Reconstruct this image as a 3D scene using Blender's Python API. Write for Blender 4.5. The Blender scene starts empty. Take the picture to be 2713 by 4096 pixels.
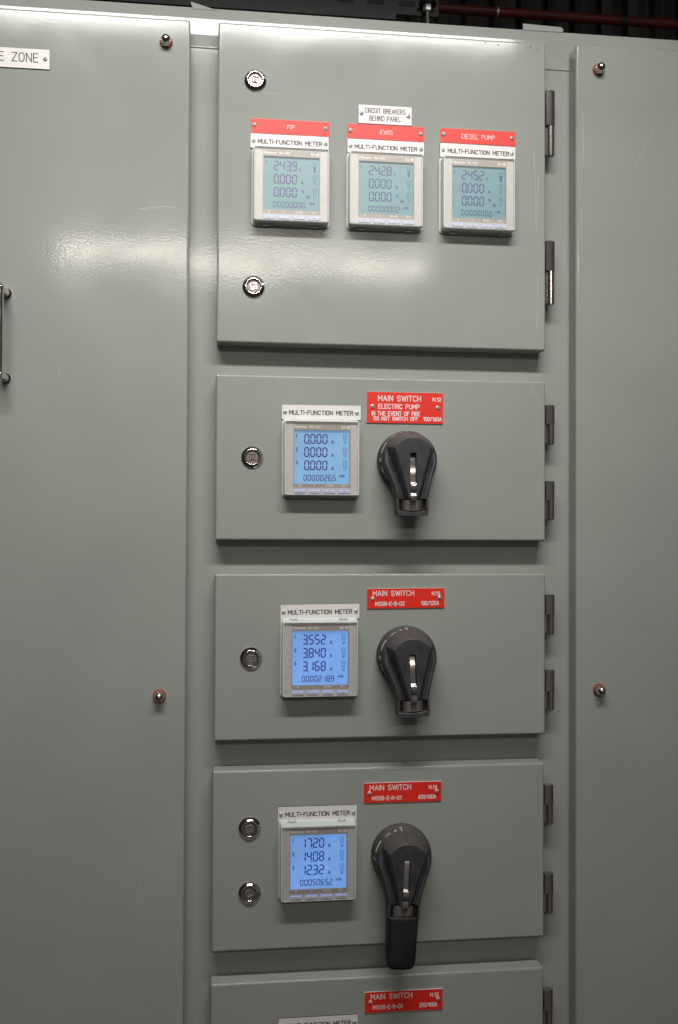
import bpy, bmesh, math, random
from mathutils import Vector, Matrix
random.seed(4)
S = bpy.context.scene
COL = S.collection
MM = 0.001

# ------------------------------------------------------------------ camera
CAM_D = 1.22
ROLL, PITCH, YAW = 0.00423, 0.01689, 0.11814
fwd = Vector((math.sin(YAW)*math.cos(PITCH), math.cos(YAW)*math.cos(PITCH), math.sin(PITCH)))
rt = Vector((math.cos(YAW), -math.sin(YAW), 0.0))
up = rt.cross(fwd)
r2 = rt*math.cos(ROLL) + up*math.sin(ROLL)
u2 = -rt*math.sin(ROLL) + up*math.cos(ROLL)
cd = bpy.data.cameras.new('camera')
cam = bpy.data.objects.new('camera', cd); COL.objects.link(cam)
cam.matrix_world = Matrix(((r2.x, u2.x, -fwd.x, 0), (r2.y, u2.y, -fwd.y, -CAM_D), (r2.z, u2.z, -fwd.z, 0), (0, 0, 0, 1)))
cd.sensor_fit = 'VERTICAL'; cd.sensor_height = 23.6; cd.sensor_width = 23.6
cd.lens = 23.6*3800/4096
cd.clip_start = 0.02; cd.clip_end = 100
cd.dof.use_dof = True; cd.dof.focus_distance = 1.235; cd.dof.aperture_fstop = 4.5
S.camera = cam

# ------------------------------------------------------------------ world and lamps
w = bpy.data.worlds.new('World'); S.world = w; w.use_nodes = True
nt = w.node_tree; bg = nt.nodes['Background']
# dim switch room: glow added behind the camera to lift the chrome, dark elsewhere
tc = nt.nodes.new('ShaderNodeTexCoord')
dot = nt.nodes.new('ShaderNodeVectorMath'); dot.operation = 'DOT_PRODUCT'; dot.inputs[1].default_value = (0.12, -0.985, 0.12)
cr = nt.nodes.new('ShaderNodeValToRGB')
cr.color_ramp.elements[0].position = 0.35; cr.color_ramp.elements[0].color = (0.030, 0.027, 0.025, 1)
cr.color_ramp.elements[1].position = 0.96; cr.color_ramp.elements[1].color = (0.20, 0.185, 0.175, 1)
e = cr.color_ramp.elements.new(0.80); e.color = (0.105, 0.094, 0.086, 1)
nt.links.new(tc.outputs['Generated'], dot.inputs[0]); nt.links.new(dot.outputs['Value'], cr.inputs[0])
nt.links.new(cr.outputs[0], bg.inputs['Color'])
bg.inputs['Strength'].default_value = 0.62

def tube_lamp(name, loc, target, sx, sy, power, col, spread=180):
    ld = bpy.data.lights.new(name, 'AREA'); ld.shape = 'RECTANGLE'; ld.size = sx; ld.size_y = sy
    ld.energy = power; ld.color = col
    o = bpy.data.objects.new(name, ld); COL.objects.link(o); o.location = loc
    ld.spread = math.radians(spread)
    d = (Vector(target) - Vector(loc)).normalized()
    o.rotation_euler = d.to_track_quat('-Z', 'Y').to_euler()
    return o
tube_lamp('near_ceiling_lamp', (0.07, -0.85, 1.125), (0.07, 0.0, 0.17), 1.15, 0.07, 5.7, (1.0, 0.975, 0.94), 86)
tube_lamp('far_ceiling_lamp', (0.10, -4.0, 1.46), (0.10, 0.0, 0.3), 2.0, 0.05, 8.5, (1.0, 0.92, 0.84), 110)

vs = S.view_settings
vs.view_transform = 'Standard'; vs.look = 'None'; vs.exposure = 0.0; vs.gamma = 1.0; vs.use_curve_mapping = False
S.render.engine = 'CYCLES'
S.cycles.max_bounces = 8

# ------------------------------------------------------------------ materials
def mat(name, color=(0.5, 0.5, 0.5), rough=0.5, metal=0.0, spec=0.5, emit=None, emit_s=0.0, coat=0.0):
    m = bpy.data.materials.new(name); m.use_nodes = True
    b = m.node_tree.nodes['Principled BSDF']
    b.inputs['Base Color'].default_value = (*color, 1)
    b.inputs['Roughness'].default_value = rough
    b.inputs['Metallic'].default_value = metal
    b.inputs['Specular IOR Level'].default_value = spec
    if coat: b.inputs['Coat Weight'].default_value = coat
    if emit:
        b.inputs['Emission Color'].default_value = (*emit, 1); b.inputs['Emission Strength'].default_value = emit_s
    return m
def noise_var(m, scale=40, amount=0.15, rough_amt=0.0, bump=0.0, bscale=300, bdist=0.0003, detail=4):
    """uneven colour, gloss and grain, all in object space"""
    n = m.node_tree; b = n.nodes['Principled BSDF']
    t = n.nodes.new('ShaderNodeTexCoord')
    ns = n.nodes.new('ShaderNodeTexNoise'); ns.inputs['Scale'].default_value = scale; ns.inputs['Detail'].default_value = detail
    n.links.new(t.outputs['Object'], ns.inputs['Vector'])
    c = b.inputs['Base Color'].default_value[:]
    rp = n.nodes.new('ShaderNodeValToRGB')
    rp.color_ramp.elements[0].position = 0.3; rp.color_ramp.elements[1].position = 0.7
    rp.color_ramp.elements[0].color = (*[x*(1-amount) for x in c[:3]], 1)
    rp.color_ramp.elements[1].color = (*[min(1, x*(1+amount)) for x in c[:3]], 1)
    n.links.new(ns.outputs['Fac'], rp.inputs[0]); n.links.new(rp.outputs[0], b.inputs['Base Color'])
    if rough_amt:
        r0 = b.inputs['Roughness'].default_value
        m2 = n.nodes.new('ShaderNodeMapRange'); m2.inputs['From Min'].default_value = 0.3; m2.inputs['From Max'].default_value = 0.7
        m2.inputs['To Min'].default_value = max(0.02, r0-rough_amt); m2.inputs['To Max'].default_value = r0+rough_amt
        n.links.new(ns.outputs['Fac'], m2.inputs['Value']); n.links.new(m2.outputs[0], b.inputs['Roughness'])
    if bump:
        nb = n.nodes.new('ShaderNodeTexNoise'); nb.inputs['Scale'].default_value = bscale; nb.inputs['Detail'].default_value = 2.5
        n.links.new(t.outputs['Object'], nb.inputs['Vector'])
        bp = n.nodes.new('ShaderNodeBump'); bp.inputs['Strength'].default_value = bump; bp.inputs['Distance'].default_value = bdist
        n.links.new(nb.outputs['Fac'], bp.inputs['Height']); n.links.new(bp.outputs[0], b.inputs['Normal'])
    return m

PAINT = mat('grey_powder_coat', (0.312, 0.331, 0.306), 0.1, 0, 0.25)
noise_var(PAINT, 7, 0.045, 0.0, 0.8, 330, 0.00005)
def paint_life(m):
    """handled sheet metal: patches of duller gloss and a faint long wave in the sheet"""
    n = m.node_tree; b = n.nodes['Principled BSDF']; t = n.nodes.new('ShaderNodeTexCoord')
    a = n.nodes.new('ShaderNodeTexNoise'); a.inputs['Scale'].default_value = 11; a.inputs['Detail'].default_value = 3; a.inputs['Distortion'].default_value = 0.6
    n.links.new(t.outputs['Object'], a.inputs['Vector'])
    r = n.nodes.new('ShaderNodeMapRange'); r.inputs['To Min'].default_value = 0.03; r.inputs['To Max'].default_value = 0.17
    n.links.new(a.outputs['Fac'], r.inputs['Value']); n.links.new(r.outputs[0], b.inputs['Roughness'])
    w_ = n.nodes.new('ShaderNodeTexNoise'); w_.inputs['Scale'].default_value = 5.5; w_.inputs['Detail'].default_value = 1
    n.links.new(t.outputs['Object'], w_.inputs['Vector'])
    fine = b.inputs['Normal'].links[0].from_node
    bp = n.nodes.new('ShaderNodeBump'); bp.inputs['Strength'].default_value = 1.0; bp.inputs['Distance'].default_value = 0.0012
    n.links.new(w_.outputs['Fac'], bp.inputs['Height']); n.links.new(bp.outputs[0], fine.inputs['Normal'])
paint_life(PAINT)
WHITE = noise_var(mat('white_laminate', (0.74, 0.72, 0.71), 0.42), 60, 0.03)
BLACKCORE = mat('dark_laminate_core', (0.05, 0.03, 0.028), 0.6)
RED = noise_var(mat('red_laminate', (0.76, 0.022, 0.009), 0.45), 50, 0.06)
WHITECORE = mat('white_laminate_core', (0.72, 0.68, 0.66), 0.6)
INK = mat('dark_engraving', (0.045, 0.026, 0.026), 0.7)
WINK = mat('white_engraving', (0.80, 0.74, 0.73), 0.6)
CHROME = noise_var(mat('chrome', (0.72, 0.68, 0.67), 0.09, 1.0), 120, 0.08, 0.04)
LOCKDARK = mat('lock_recess', (0.26, 0.235, 0.225), 0.3, 0.85)
KEYCORE = noise_var(mat('key_core_metal', (0.32, 0.28, 0.265), 0.38, 0.85), 300, 0.12)
CHROME2 = noise_var(mat('dull_chrome', (0.50, 0.47, 0.46), 0.16, 1.0), 160, 0.08)
HINGE = noise_var(mat('dark_zinc_plate', (0.42, 0.39, 0.38), 0.17, 0.95), 60, 0.06)
STEEL = noise_var(mat('screw_steel', (0.58, 0.57, 0.555), 0.35, 0.35), 300, 0.1)
SLOTDARK = mat('screw_slot', (0.11, 0.11, 0.11), 0.6)
NUT = noise_var(mat('nickel_nut', (0.60, 0.53, 0.48), 0.17, 1.0), 200, 0.15, 0.06)
RUBBER = noise_var(mat('orange_red_washer', (0.30, 0.06, 0.03), 0.65), 300, 0.25)
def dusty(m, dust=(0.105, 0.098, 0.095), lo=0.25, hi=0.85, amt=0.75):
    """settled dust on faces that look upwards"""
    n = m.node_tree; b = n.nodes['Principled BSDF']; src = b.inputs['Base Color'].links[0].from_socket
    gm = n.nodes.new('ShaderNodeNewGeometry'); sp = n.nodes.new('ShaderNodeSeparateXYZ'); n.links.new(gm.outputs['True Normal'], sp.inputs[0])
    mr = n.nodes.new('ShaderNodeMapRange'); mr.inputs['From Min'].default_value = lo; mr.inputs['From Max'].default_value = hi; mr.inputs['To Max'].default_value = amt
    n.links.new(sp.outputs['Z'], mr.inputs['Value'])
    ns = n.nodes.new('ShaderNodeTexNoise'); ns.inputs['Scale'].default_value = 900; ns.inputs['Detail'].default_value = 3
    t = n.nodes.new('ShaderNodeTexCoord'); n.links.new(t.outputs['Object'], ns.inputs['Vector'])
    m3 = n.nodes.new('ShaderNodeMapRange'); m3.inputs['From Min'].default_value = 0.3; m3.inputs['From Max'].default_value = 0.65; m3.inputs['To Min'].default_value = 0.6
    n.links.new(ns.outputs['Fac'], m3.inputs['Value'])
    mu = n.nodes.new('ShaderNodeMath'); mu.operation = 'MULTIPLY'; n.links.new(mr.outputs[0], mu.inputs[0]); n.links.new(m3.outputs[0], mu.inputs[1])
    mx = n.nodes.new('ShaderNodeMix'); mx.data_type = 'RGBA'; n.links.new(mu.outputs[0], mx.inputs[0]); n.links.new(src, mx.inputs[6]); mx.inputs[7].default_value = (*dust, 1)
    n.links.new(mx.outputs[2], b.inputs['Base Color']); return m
BLACKP = noise_var(mat('black_plastic', (0.042, 0.042, 0.047), 0.55, 0, 0.4), 90, 0.25, 0.06, 0.35, 1500, 0.0001)
DIALP = noise_var(mat('dial_plastic', (0.046, 0.042, 0.040), 0.6, 0, 0.4), 120, 0.25, 0.06, 0.3, 1500, 0.0001)
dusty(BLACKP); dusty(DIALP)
EXTP = noise_var(mat('matt_black_sleeve', (0.010, 0.010, 0.011), 0.55), 60, 0.3, 0.05)
DIALINK = mat('dial_print', (0.62, 0.63, 0.66), 0.6)
BEZELBROWN = mat('meter_fascia_brown', (0.42, 0.37, 0.335), 0.5)
BEZELINK = mat('fascia_print', (0.88, 0.86, 0.84), 0.5)
BUTTON = mat('button_plastic', (0.66, 0.67, 0.72), 0.35)
BUTTONGLOW = mat('button_glow', (0.3, 0.4, 0.8), 0.4, emit=(0.16, 0.26, 0.85), emit_s=0.5)
BUTTONINK = mat('button_print', (0.08, 0.08, 0.1), 0.6)
LCDSEG = mat('lcd_segment', (0.012, 0.012, 0.06), 0.4, emit=(0.028, 0.014, 0.19), emit_s=0.7)
LCDFAINT = mat('lcd_segment_faint', (0.025, 0.03, 0.08), 0.4, emit=(0.03, 0.03, 0.19), emit_s=0.5)
STRUT = noise_var(mat('black_strut', (0.018, 0.017, 0.016), 0.4, 0.3), 30, 0.3)
STRUTEDGE = noise_var(mat('lit_edge_and_fittings', (0.45, 0.44, 0.42), 0.4, 0.8), 80, 0.3)
PIPE = noise_var(mat('red_conduit', (0.10, 0.009, 0.008), 0.5), 10, 0.3)
PIPEDARK = mat('conduit_joint', (0.02, 0.012, 0.012), 0.5)

def grid_mat():
    """meter fascia: brown with a fine grid of pale squares round the border"""
    m = mat('meter_fascia_grid', (0.3, 0.25, 0.22), 0.5); n = m.node_tree; b = n.nodes['Principled BSDF']
    t = n.nodes.new('ShaderNodeTexCoord'); s = n.nodes.new('ShaderNodeSeparateXYZ'); n.links.new(t.outputs['Object'], s.inputs[0])
    def fr(ax):
        a = n.nodes.new('ShaderNodeMath'); a.operation = 'MULTIPLY'; a.inputs[1].default_value = 1000/1.36
        f = n.nodes.new('ShaderNodeMath'); f.operation = 'FRACT'
        g = n.nodes.new('ShaderNodeMath'); g.operation = 'GREATER_THAN'; g.inputs[1].default_value = 0.28
        n.links.new(s.outputs[ax], a.inputs[0]); n.links.new(a.outputs[0], f.inputs[0]); n.links.new(f.outputs[0], g.inputs[0]); return g
    mu = n.nodes.new('ShaderNodeMath'); mu.operation = 'MULTIPLY'
    n.links.new(fr('X').outputs[0], mu.inputs[0]); n.links.new(fr('Z').outputs[0], mu.inputs[1])
    mx = n.nodes.new('ShaderNodeMix'); mx.data_type = 'RGBA'
    mx.inputs[6].default_value = (0.36, 0.315, 0.285, 1); mx.inputs[7].default_value = (0.88, 0.845, 0.82, 1)
    n.links.new(mu.outputs[0], mx.inputs[0]); n.links.new(mx.outputs[2], b.inputs['Base Color'])
    return m
BEZELGRID = grid_mat()

def clear_mat(name, tint, rough, refl):
    """clear acrylic: see-through with a soft surface reflection"""
    m = bpy.data.materials.new(name); m.use_nodes = True; n = m.node_tree
    n.nodes.remove(n.nodes['Principled BSDF']); out = n.nodes['Material Output']
    tr = n.nodes.new('ShaderNodeBsdfTransparent'); tr.inputs[0].default_value = (*tint, 1)
    gl = n.nodes.new('ShaderNodeBsdfGlossy'); gl.inputs['Roughness'].default_value = rough
    lw = n.nodes.new('ShaderNodeLayerWeight'); lw.inputs[0].default_value = 0.25
    fr = n.nodes.new('ShaderNodeMapRange'); fr.inputs['To Min'].default_value = refl; fr.inputs['To Max'].default_value = 0.6
    n.links.new(lw.outputs['Facing'], fr.inputs['Value'])
    mx = n.nodes.new('ShaderNodeMixShader')
    n.links.new(fr.outputs[0], mx.inputs[0]); n.links.new(tr.outputs[0], mx.inputs[1]); n.links.new(gl.outputs[0], mx.inputs[2])
    n.links.new(mx.outputs[0], out.inputs[0]); return m
PANE = clear_mat('clear_cover_pane', (0.985, 0.99, 0.985), 0.30, 0.015)
def cover_mat():
    m = mat('clear_cover_edge', (0.74, 0.79, 0.765), 0.25); b = m.node_tree.nodes['Principled BSDF']
    b.inputs['Transmission Weight'].default_value = 0.2; b.inputs['IOR'].default_value = 1.35
    return m
COVER = cover_mat()

# ------------------------------------------------------------------ mesh builder
class MB:
    def __init__(s): s.v = []; s.f = []; s.m = []; s.mats = []
    def mi(s, m):
        if m not in s.mats: s.mats.append(m)
        return s.mats.index(m)
    def face(s, pts, m):
        b = len(s.v); s.v += [tuple(p) for p in pts]; s.f.append(tuple(range(b, b+len(pts)))); s.m.append(s.mi(m))
    def loft(s, rings, m, cap0=False, cap1=True, capm=None, closed=True):
        """rings: lists of points of equal length"""
        n = len(rings[0]); b = len(s.v)
        for r in rings: s.v += [tuple(p) for p in r]
        k = s.mi(m)
        for i in range(len(rings)-1):
            for j in range(n if closed else n-1):
                a = b+i*n+j; c = b+i*n+(j+1) % n
                s.f.append((a, c, c+n, a+n)); s.m.append(k)
        if cap1: s.f.append(tuple(b+(len(rings)-1)*n+j for j in range(n))); s.m.append(s.mi(capm or m))
        if cap0: s.f.append(tuple(b+n-1-j for j in range(n))); s.m.append(k)
    def box(s, x0, x1, y0, y1, z0, z1, m):
        """y1 is the back (larger y)"""
        P = [(x0, y0, z0), (x1, y0, z0), (x1, y0, z1), (x0, y0, z1), (x0, y1, z0), (x1, y1, z0), (x1, y1, z1), (x0, y1, z1)]
        b = len(s.v); s.v += P; k = s.mi(m)
        for f in ((0, 1, 2, 3), (5, 4, 7, 6), (4, 0, 3, 7), (1, 5, 6, 2), (3, 2, 6, 7), (4, 5, 1, 0)):
            s.f.append(tuple(b+i for i in f)); s.m.append(k)
    def prism(s, poly, y0, y1, m, side=None):
        """poly in (x,z) counter-clockwise seen from the front; front at y0, back at y1"""
        s.loft([[(x, y1, z) for x, z in poly], [(x, y0, z) for x, z in poly]], side or m, cap0=True, cap1=True, capm=m)
    def tube(s, a, b, r, m, n=16, r1=None, caps=True):
        a = Vector(a); b = Vector(b); d = (b-a).normalized()
        q = Vector((0, 0, 1)) if abs(d.z) < 0.9 else Vector((1, 0, 0))
        x = d.cross(q).normalized(); y = d.cross(x)
        r1 = r if r1 is None else r1
        R = lambda c, rr: [tuple(c + x*rr*math.cos(2*math.pi*i/n) + y*rr*math.sin(2*math.pi*i/n)) for i in range(n)]
        s.loft([R(a, r), R(b, r1)], m, cap0=caps, cap1=caps)
    def lathe(s, prof, m, cx=0, cz=0, n=40, cap=True, sides=None):
        """prof: (radius, y) from the back to the front, axis along y"""
        rings = []
        for r, y in prof:
            rings.append([(cx + r*math.cos(2*math.pi*i/n), y, cz + r*math.sin(2*math.pi*i/n)) for i in range(n)])
        s.loft(rings, m, cap1=cap)
    def build(s, name, parent=None, loc=(0, 0, 0), sharp=32, wn=False):
        me = bpy.data.meshes.new(name); me.from_pydata(s.v, [], s.f)
        for m in s.mats: me.materials.append(m)
        me.polygons.foreach_set('material_index', s.m)
        bm = bmesh.new(); bm.from_mesh(me)
        bmesh.ops.remove_doubles(bm, verts=bm.verts, dist=1e-7)
        bmesh.ops.recalc_face_normals(bm, faces=bm.faces)
        bm.to_mesh(me); bm.free()
        me.polygons.foreach_set('use_smooth', [True]*len(me.polygons))
        me.set_sharp_from_angle(angle=math.radians(sharp)); me.update()
        o = bpy.data.objects.new(name, me); COL.objects.link(o); o.location = loc
        if parent: o.parent = parent
        if wn:
            md = o.modifiers.new('normals', 'WEIGHTED_NORMAL'); md.keep_sharp = True; md.weight = 80
        return o

def rr(w, h, r, n=5, cx=0, cz=0):
    """rounded rectangle outline in (x, z)"""
    r = max(r, 1e-5); out = []
    for sx, sz, a0 in ((1, 1, 0), (-1, 1, 90), (-1, -1, 180), (1, -1, 270)):
        for i in range(n+1):
            a = math.radians(a0 + 90*i/n)
            out.append((cx + sx*(w/2-r) + r*math.cos(a), cz + sz*(h/2-r) + r*math.sin(a)))
    return out
def rr_loft(mb, w, h, r, prof, m, cx=0, cz=0, n=5, capm=None, cap0=False, cap1=True):
    mb.loft([[(x, y, z) for x, z in rr(w-2*i, h-2*i, max(r-i, 0.0001), n, cx, cz)] for i, y in prof], m, cap0=cap0, cap1=cap1, capm=capm)
def quarter(e, yb, yf, n=4):
    """profile of a box whose front edge is rounded with radius e"""
    return [(0, yb)] + [(e*(1-math.cos(math.pi/2*i/n)), yf + e*(1-math.sin(math.pi/2*i/n))) for i in range(n+1)]

def empty(name, loc, label, cat, group=None, kind='thing', rot=None):
    o = bpy.data.objects.new(name, None); COL.objects.link(o); o.location = loc; o.empty_display_size = 0.01
    if rot: o.rotation_euler = rot
    tag(o, label, cat, group, kind); return o
def tag(o, label=None, cat=None, group=None, kind=None):
    if label: o['label'] = label
    if cat: o['category'] = cat
    if group: o['group'] = group
    if kind: o['kind'] = kind
    return o
def dup(src, parent, loc):
    c = src.copy(); COL.objects.link(c); c.parent = parent; c.location = loc
    for ch in src.children:
        g = ch.copy(); COL.objects.link(g); g.parent = c
    return c

# ------------------------------------------------------------------ single-stroke lettering
def arc(cx, cy, rx, ry, a0, a1, n=6):
    return [(cx+rx*math.cos(math.radians(a0+(a1-a0)*i/n)), cy+ry*math.sin(math.radians(a0+(a1-a0)*i/n))) for i in range(n+1)]
G = {}
def g(ch, w, *st): G[ch] = (w, st)
g('A', .62, [(0, 0), (.31, 1), (.62, 0)], [(.11, .33), (.51, .33)])
g('B', .56, [(0, 0), (0, 1), (.32, 1)]+arc(.32, .76, .21, .24, 90, -90)+[(0, .52)], [(.32, .52)]+arc(.32, .26, .24, .26, 90, -90)+[(0, 0)])
g('C', .56, arc(.28, .72, .28, .28, 15, 180)+arc(.28, .28, .28, .28, 180, 345))
g('D', .56, [(0, 0), (0, 1), (.26, 1)]+arc(.26, .7, .3, .3, 90, 0)+arc(.26, .3, .3, .3, 0, -90)+[(0, 0)])
g('E', .48, [(.48, 1), (0, 1), (0, 0), (.48, 0)], [(0, .52), (.4, .52)])
g('F', .48, [(.48, 1), (0, 1), (0, 0)], [(0, .52), (.4, .52)])
g('G', .58, arc(.29, .72, .29, .28, 20, 180)+arc(.29, .28, .29, .28, 180, 360)+[(.58, .48), (.34, .48)])
g('H', .54, [(0, 0), (0, 1)], [(.54, 0), (.54, 1)], [(0, .52), (.54, .52)])
g('I', .0, [(0, 0), (0, 1)])
g('K', .54, [(0, 0), (0, 1)], [(.5, 1), (0, .42)], [(.18, .6), (.54, 0)])
g('L', .46, [(0, 1), (0, 0), (.46, 0)])
g('M', .66, [(0, 0), (0, 1), (.33, .35), (.66, 1), (.66, 0)])
g('N', .56, [(0, 0), (0, 1), (.56, 0), (.56, 1)])
g('O', .56, arc(.28, .72, .28, .28, 0, 180)+arc(.28, .28, .28, .28, 180, 360)+[(.56, .72)])
g('P', .54, [(0, 0), (0, 1), (.3, 1)]+arc(.3, .74, .24, .26, 90, -90)+[(0, .48)])
g('Q', .56, arc(.28, .72, .28, .28, 0, 180)+arc(.28, .28, .28, .28, 180, 360)+[(.56, .72)], [(.34, .22), (.58, -.06)])
g('R', .54, [(0, 0), (0, 1), (.3, 1)]+arc(.3, .75, .23, .25, 90, -90)+[(0, .5)], [(.3, .5), (.54, 0)])
g('S', .54, arc(.27, .75, .26, .25, 20, 180)+arc(.27, .75, .26, .23, 180, 262)+arc(.27, .26, .27, .26, 82, 0)+arc(.27, .26, .27, .26, 0, -160))
g('T', .54, [(0, 1), (.54, 1)], [(.27, 1), (.27, 0)])
g('U', .54, [(0, 1)]+arc(.27, .27, .27, .27, 180, 360)+[(.54, 1)])
g('V', .6, [(0, 1), (.3, 0), (.6, 1)])
g('W', .8, [(0, 1), (.2, 0), (.4, .85), (.6, 0), (.8, 1)])
g('Z', .54, [(0, 1), (.54, 1), (0, 0), (.54, 0)])
g('0', .52, arc(.26, .74, .26, .26, 0, 180)+arc(.26, .26, .26, .26, 180, 360)+[(.52, .74)])
g('1', .26, [(0, .76), (.24, 1), (.24, 0)])
g('2', .52, arc(.26, .73, .26, .27, 165, 0)+[(.5, .58), (0, 0), (.52, 0)])
g('3', .52, arc(.25, .75, .24, .25, 150, -85)+[(.2, .52)], arc(.25, .26, .27, .26, 88, -150))
g('4', .54, [(.38, 0), (.38, 1), (0, .28), (.54, .28)])
g('5', .52, [(.48, 1), (.06, 1), (.03, .56)]+arc(.25, .32, .27, .32, 115, -150))
g('6', .52, [(.42, 1), (.08, .5)]+arc(.26, .29, .26, .29, 150, 510))
g('-', .34, [(0, .47), (.34, .47)])
g('/', .44, [(0, -.05), (.44, 1.05)])
g('.', .0, [(0, 0), (0, .06)])
g('·', .0, [(0, .42), (0, .5)])
g('k', .46, [(0, 0), (0, 1)], [(.4, .62), (0, .28)], [(.14, .4), (.46, 0)])
g('h', .44, [(0, 0), (0, 1)], [(0, .4)]+arc(.22, .44, .22, .2, 180, 0)+[(.44, 0)])
g(' ', .36)
def strokes(mb, text, x0, x1, z0, h, m, t, y=0.0, gap=0.24, sign=-1, xf=None, track=True):
    """lay text between x0 and x1 with its foot at z0; each stroke is a low ridge proud of y"""
    adv = []; x = 0
    for ch in text:
        wd = G[ch][0]; adv.append(x); x += wd + gap
    tot = x-gap
    sx = (x1-x0-t)/tot if tot > 1e-6 else h
    cnt = 0
    for ch, ax in zip(text, adv):
        for st in G[ch][1]:
            pts = [(x0+t/2+(ax+p[0])*sx, z0+t/2+p[1]*(h-t)) for p in st]
            for a, b in zip(pts[:-1], pts[1:]):
                dx, dz = b[0]-a[0], b[1]-a[1]; L = math.hypot(dx, dz)
                if L < 1e-7: continue
                ux, uz = dx/L, dz/L; e = t*0.42; hw = t/2
                a2 = (a[0]-ux*e, a[1]-uz*e); b2 = (b[0]+ux*e, b[1]+uz*e); nx, nz = -uz*hw, ux*hw
                cnt += 1; hh = 0.00010+0.00002*(cnt % 5)
                P = [(a2[0]-nx, a2[1]-nz), (b2[0]-nx, b2[1]-nz), (b2[0]+nx, b2[1]+nz), (a2[0]+nx, a2[1]+nz)]
                if xf: 
                    mb.loft([[xf(px, pz, 0.00002) for px, pz in P], [xf(px, pz, hh) for px, pz in P]], m)
                else:
                    mb.loft([[(px, y-0.00002, pz) for px, pz in P], [(px, y-hh, pz) for px, pz in P]], m)
def font_into(mb, text, x0, x1, z0, z1, m, y, bold=0.0):
    """filled lettering from Blender's own built-in typeface"""
    c = bpy.data.curves.new('lettering', 'FONT'); c.body = text; c.offset = bold; c.resolution_u = 3
    o = bpy.data.objects.new('lettering', c); COL.objects.link(o)
    dg = bpy.context.evaluated_depsgraph_get(); dg.update()
    me = bpy.data.meshes.new_from_object(o.evaluated_get(dg))
    xs = [v.co.x for v in me.vertices]; ys = [v.co.y for v in me.vertices]
    ax, bx, ay, by = min(xs), max(xs), min(ys), max(ys)
    base = len(mb.v); k = mb.mi(m)
    for v in me.vertices: mb.v.append((x0+(v.co.x-ax)/(bx-ax)*(x1-x0), y, z0+(v.co.y-ay)/(by-ay)*(z1-z0)))
    for p in me.polygons: mb.f.append(tuple(base+i for i in p.vertices)); mb.m.append(k)
    bpy.data.objects.remove(o); bpy.data.meshes.remove(me); bpy.data.curves.remove(c)
SEG = {'0': 'abcdef', '1': 'bc', '2': 'abged', '3': 'abgcd', '4': 'fgbc', '5': 'afgcd', '6': 'afgedc', '7': 'abc', '8': 'abcdefg', '9': 'abcdfg'}
def seg7(mb, ch, x, z, w, h, t, y, m):
    """one seven-segment figure, lower left corner at (x, z)"""
    gp = t*0.08
    def hs(xa, xb, zc):
        P = [(xa+gp, zc), (xa+t/2+gp, zc-t/2), (xb-t/2-gp, zc-t/2), (xb-gp, zc), (xb-t/2-gp, zc+t/2), (xa+t/2+gp, zc+t/2)]
        mb.face([(px+(pz-z)*0.03, y, pz) for px, pz in P], m)
    def vsg(xc, za, zb):
        P = [(xc, za+gp), (xc+t/2, za+t/2+gp), (xc+t/2, zb-t/2-gp), (xc, zb-gp), (xc-t/2, zb-t/2-gp), (xc-t/2, za+t/2+gp)]
        mb.face([(px+(pz-z)*0.03, y, pz) for px, pz in P], m)
    l, r, b0, md, tp = x+t/2, x+w-t/2, z+t/2, z+h/2, z+h-t/2
    for s in SEG[ch]:
        if s == 'a': hs(l, r, tp)
        if s == 'g': hs(l, r, md)
        if s == 'd': hs(l, r, b0)
        if s == 'f': vsg(l, md, tp)
        if s == 'b': vsg(r, md, tp)
        if s == 'e': vsg(l, b0, md)
        if s == 'c': vsg(r, b0, md)

# ================================================================== the switchboard
YB = 0.026                                             # depth of the frame behind the door faces
cab = empty('switchboard_cabinet', (0.2, 0.3, -1.5), 'grey steel switchboard frame showing as columns and rails between the doors', 'switchboard')
ci = lambda v: (v[0]-0.2, v[1]-0.3, v[2]+1.5)
mb = MB()
rr_loft(mb, 2.3, 2.283, 0.002, [(0, 0.35)]+quarter(0.004, 0.3, YB-0.3), PAINT, cz=0.6700-2.283/2+1.5)
mb.build('frame', cab, wn=True)
mb = MB()                                              # folded top rail, leaning back a little
zz = [(0.6270, YB), (0.6275, YB-0.0012), (0.6290, YB-0.0014), (0.6800, YB+0.0030), (0.6822, YB+0.0038), (0.6832, YB+0.0052), (0.6834, YB+0.0076), (0.6834, 0.40), (0.6270, 0.40)]
mb.loft([[ci((x, y, z)) for z, y in zz] for x in (-0.95, 1.35)], PAINT, cap0=True)
mb.build('top_rail', cab, wn=True)
for poly in ([(-0.0500, 0.6840), (-0.0170, 0.6800), (-0.0480, 0.6795)][::1], [(0.3985, 0.6820), (0.4545, 0.6822), (0.4565, 0.6868), (0.4535, 0.6900), (0.3995, 0.6918)]):
    mb = MB()
    if len(poly) == 3: poly = [(-0.0505, 0.6905), (-0.0478, 0.6800), (-0.0160, 0.6800)]
    mb.loft([[ci((x, y+(z-0.68)*0.22, z)) for x, z in poly] for y in (0.0300, 0.0284)], PAINT, cap0=True)
    mb.build('folded_tab', cab)

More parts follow.
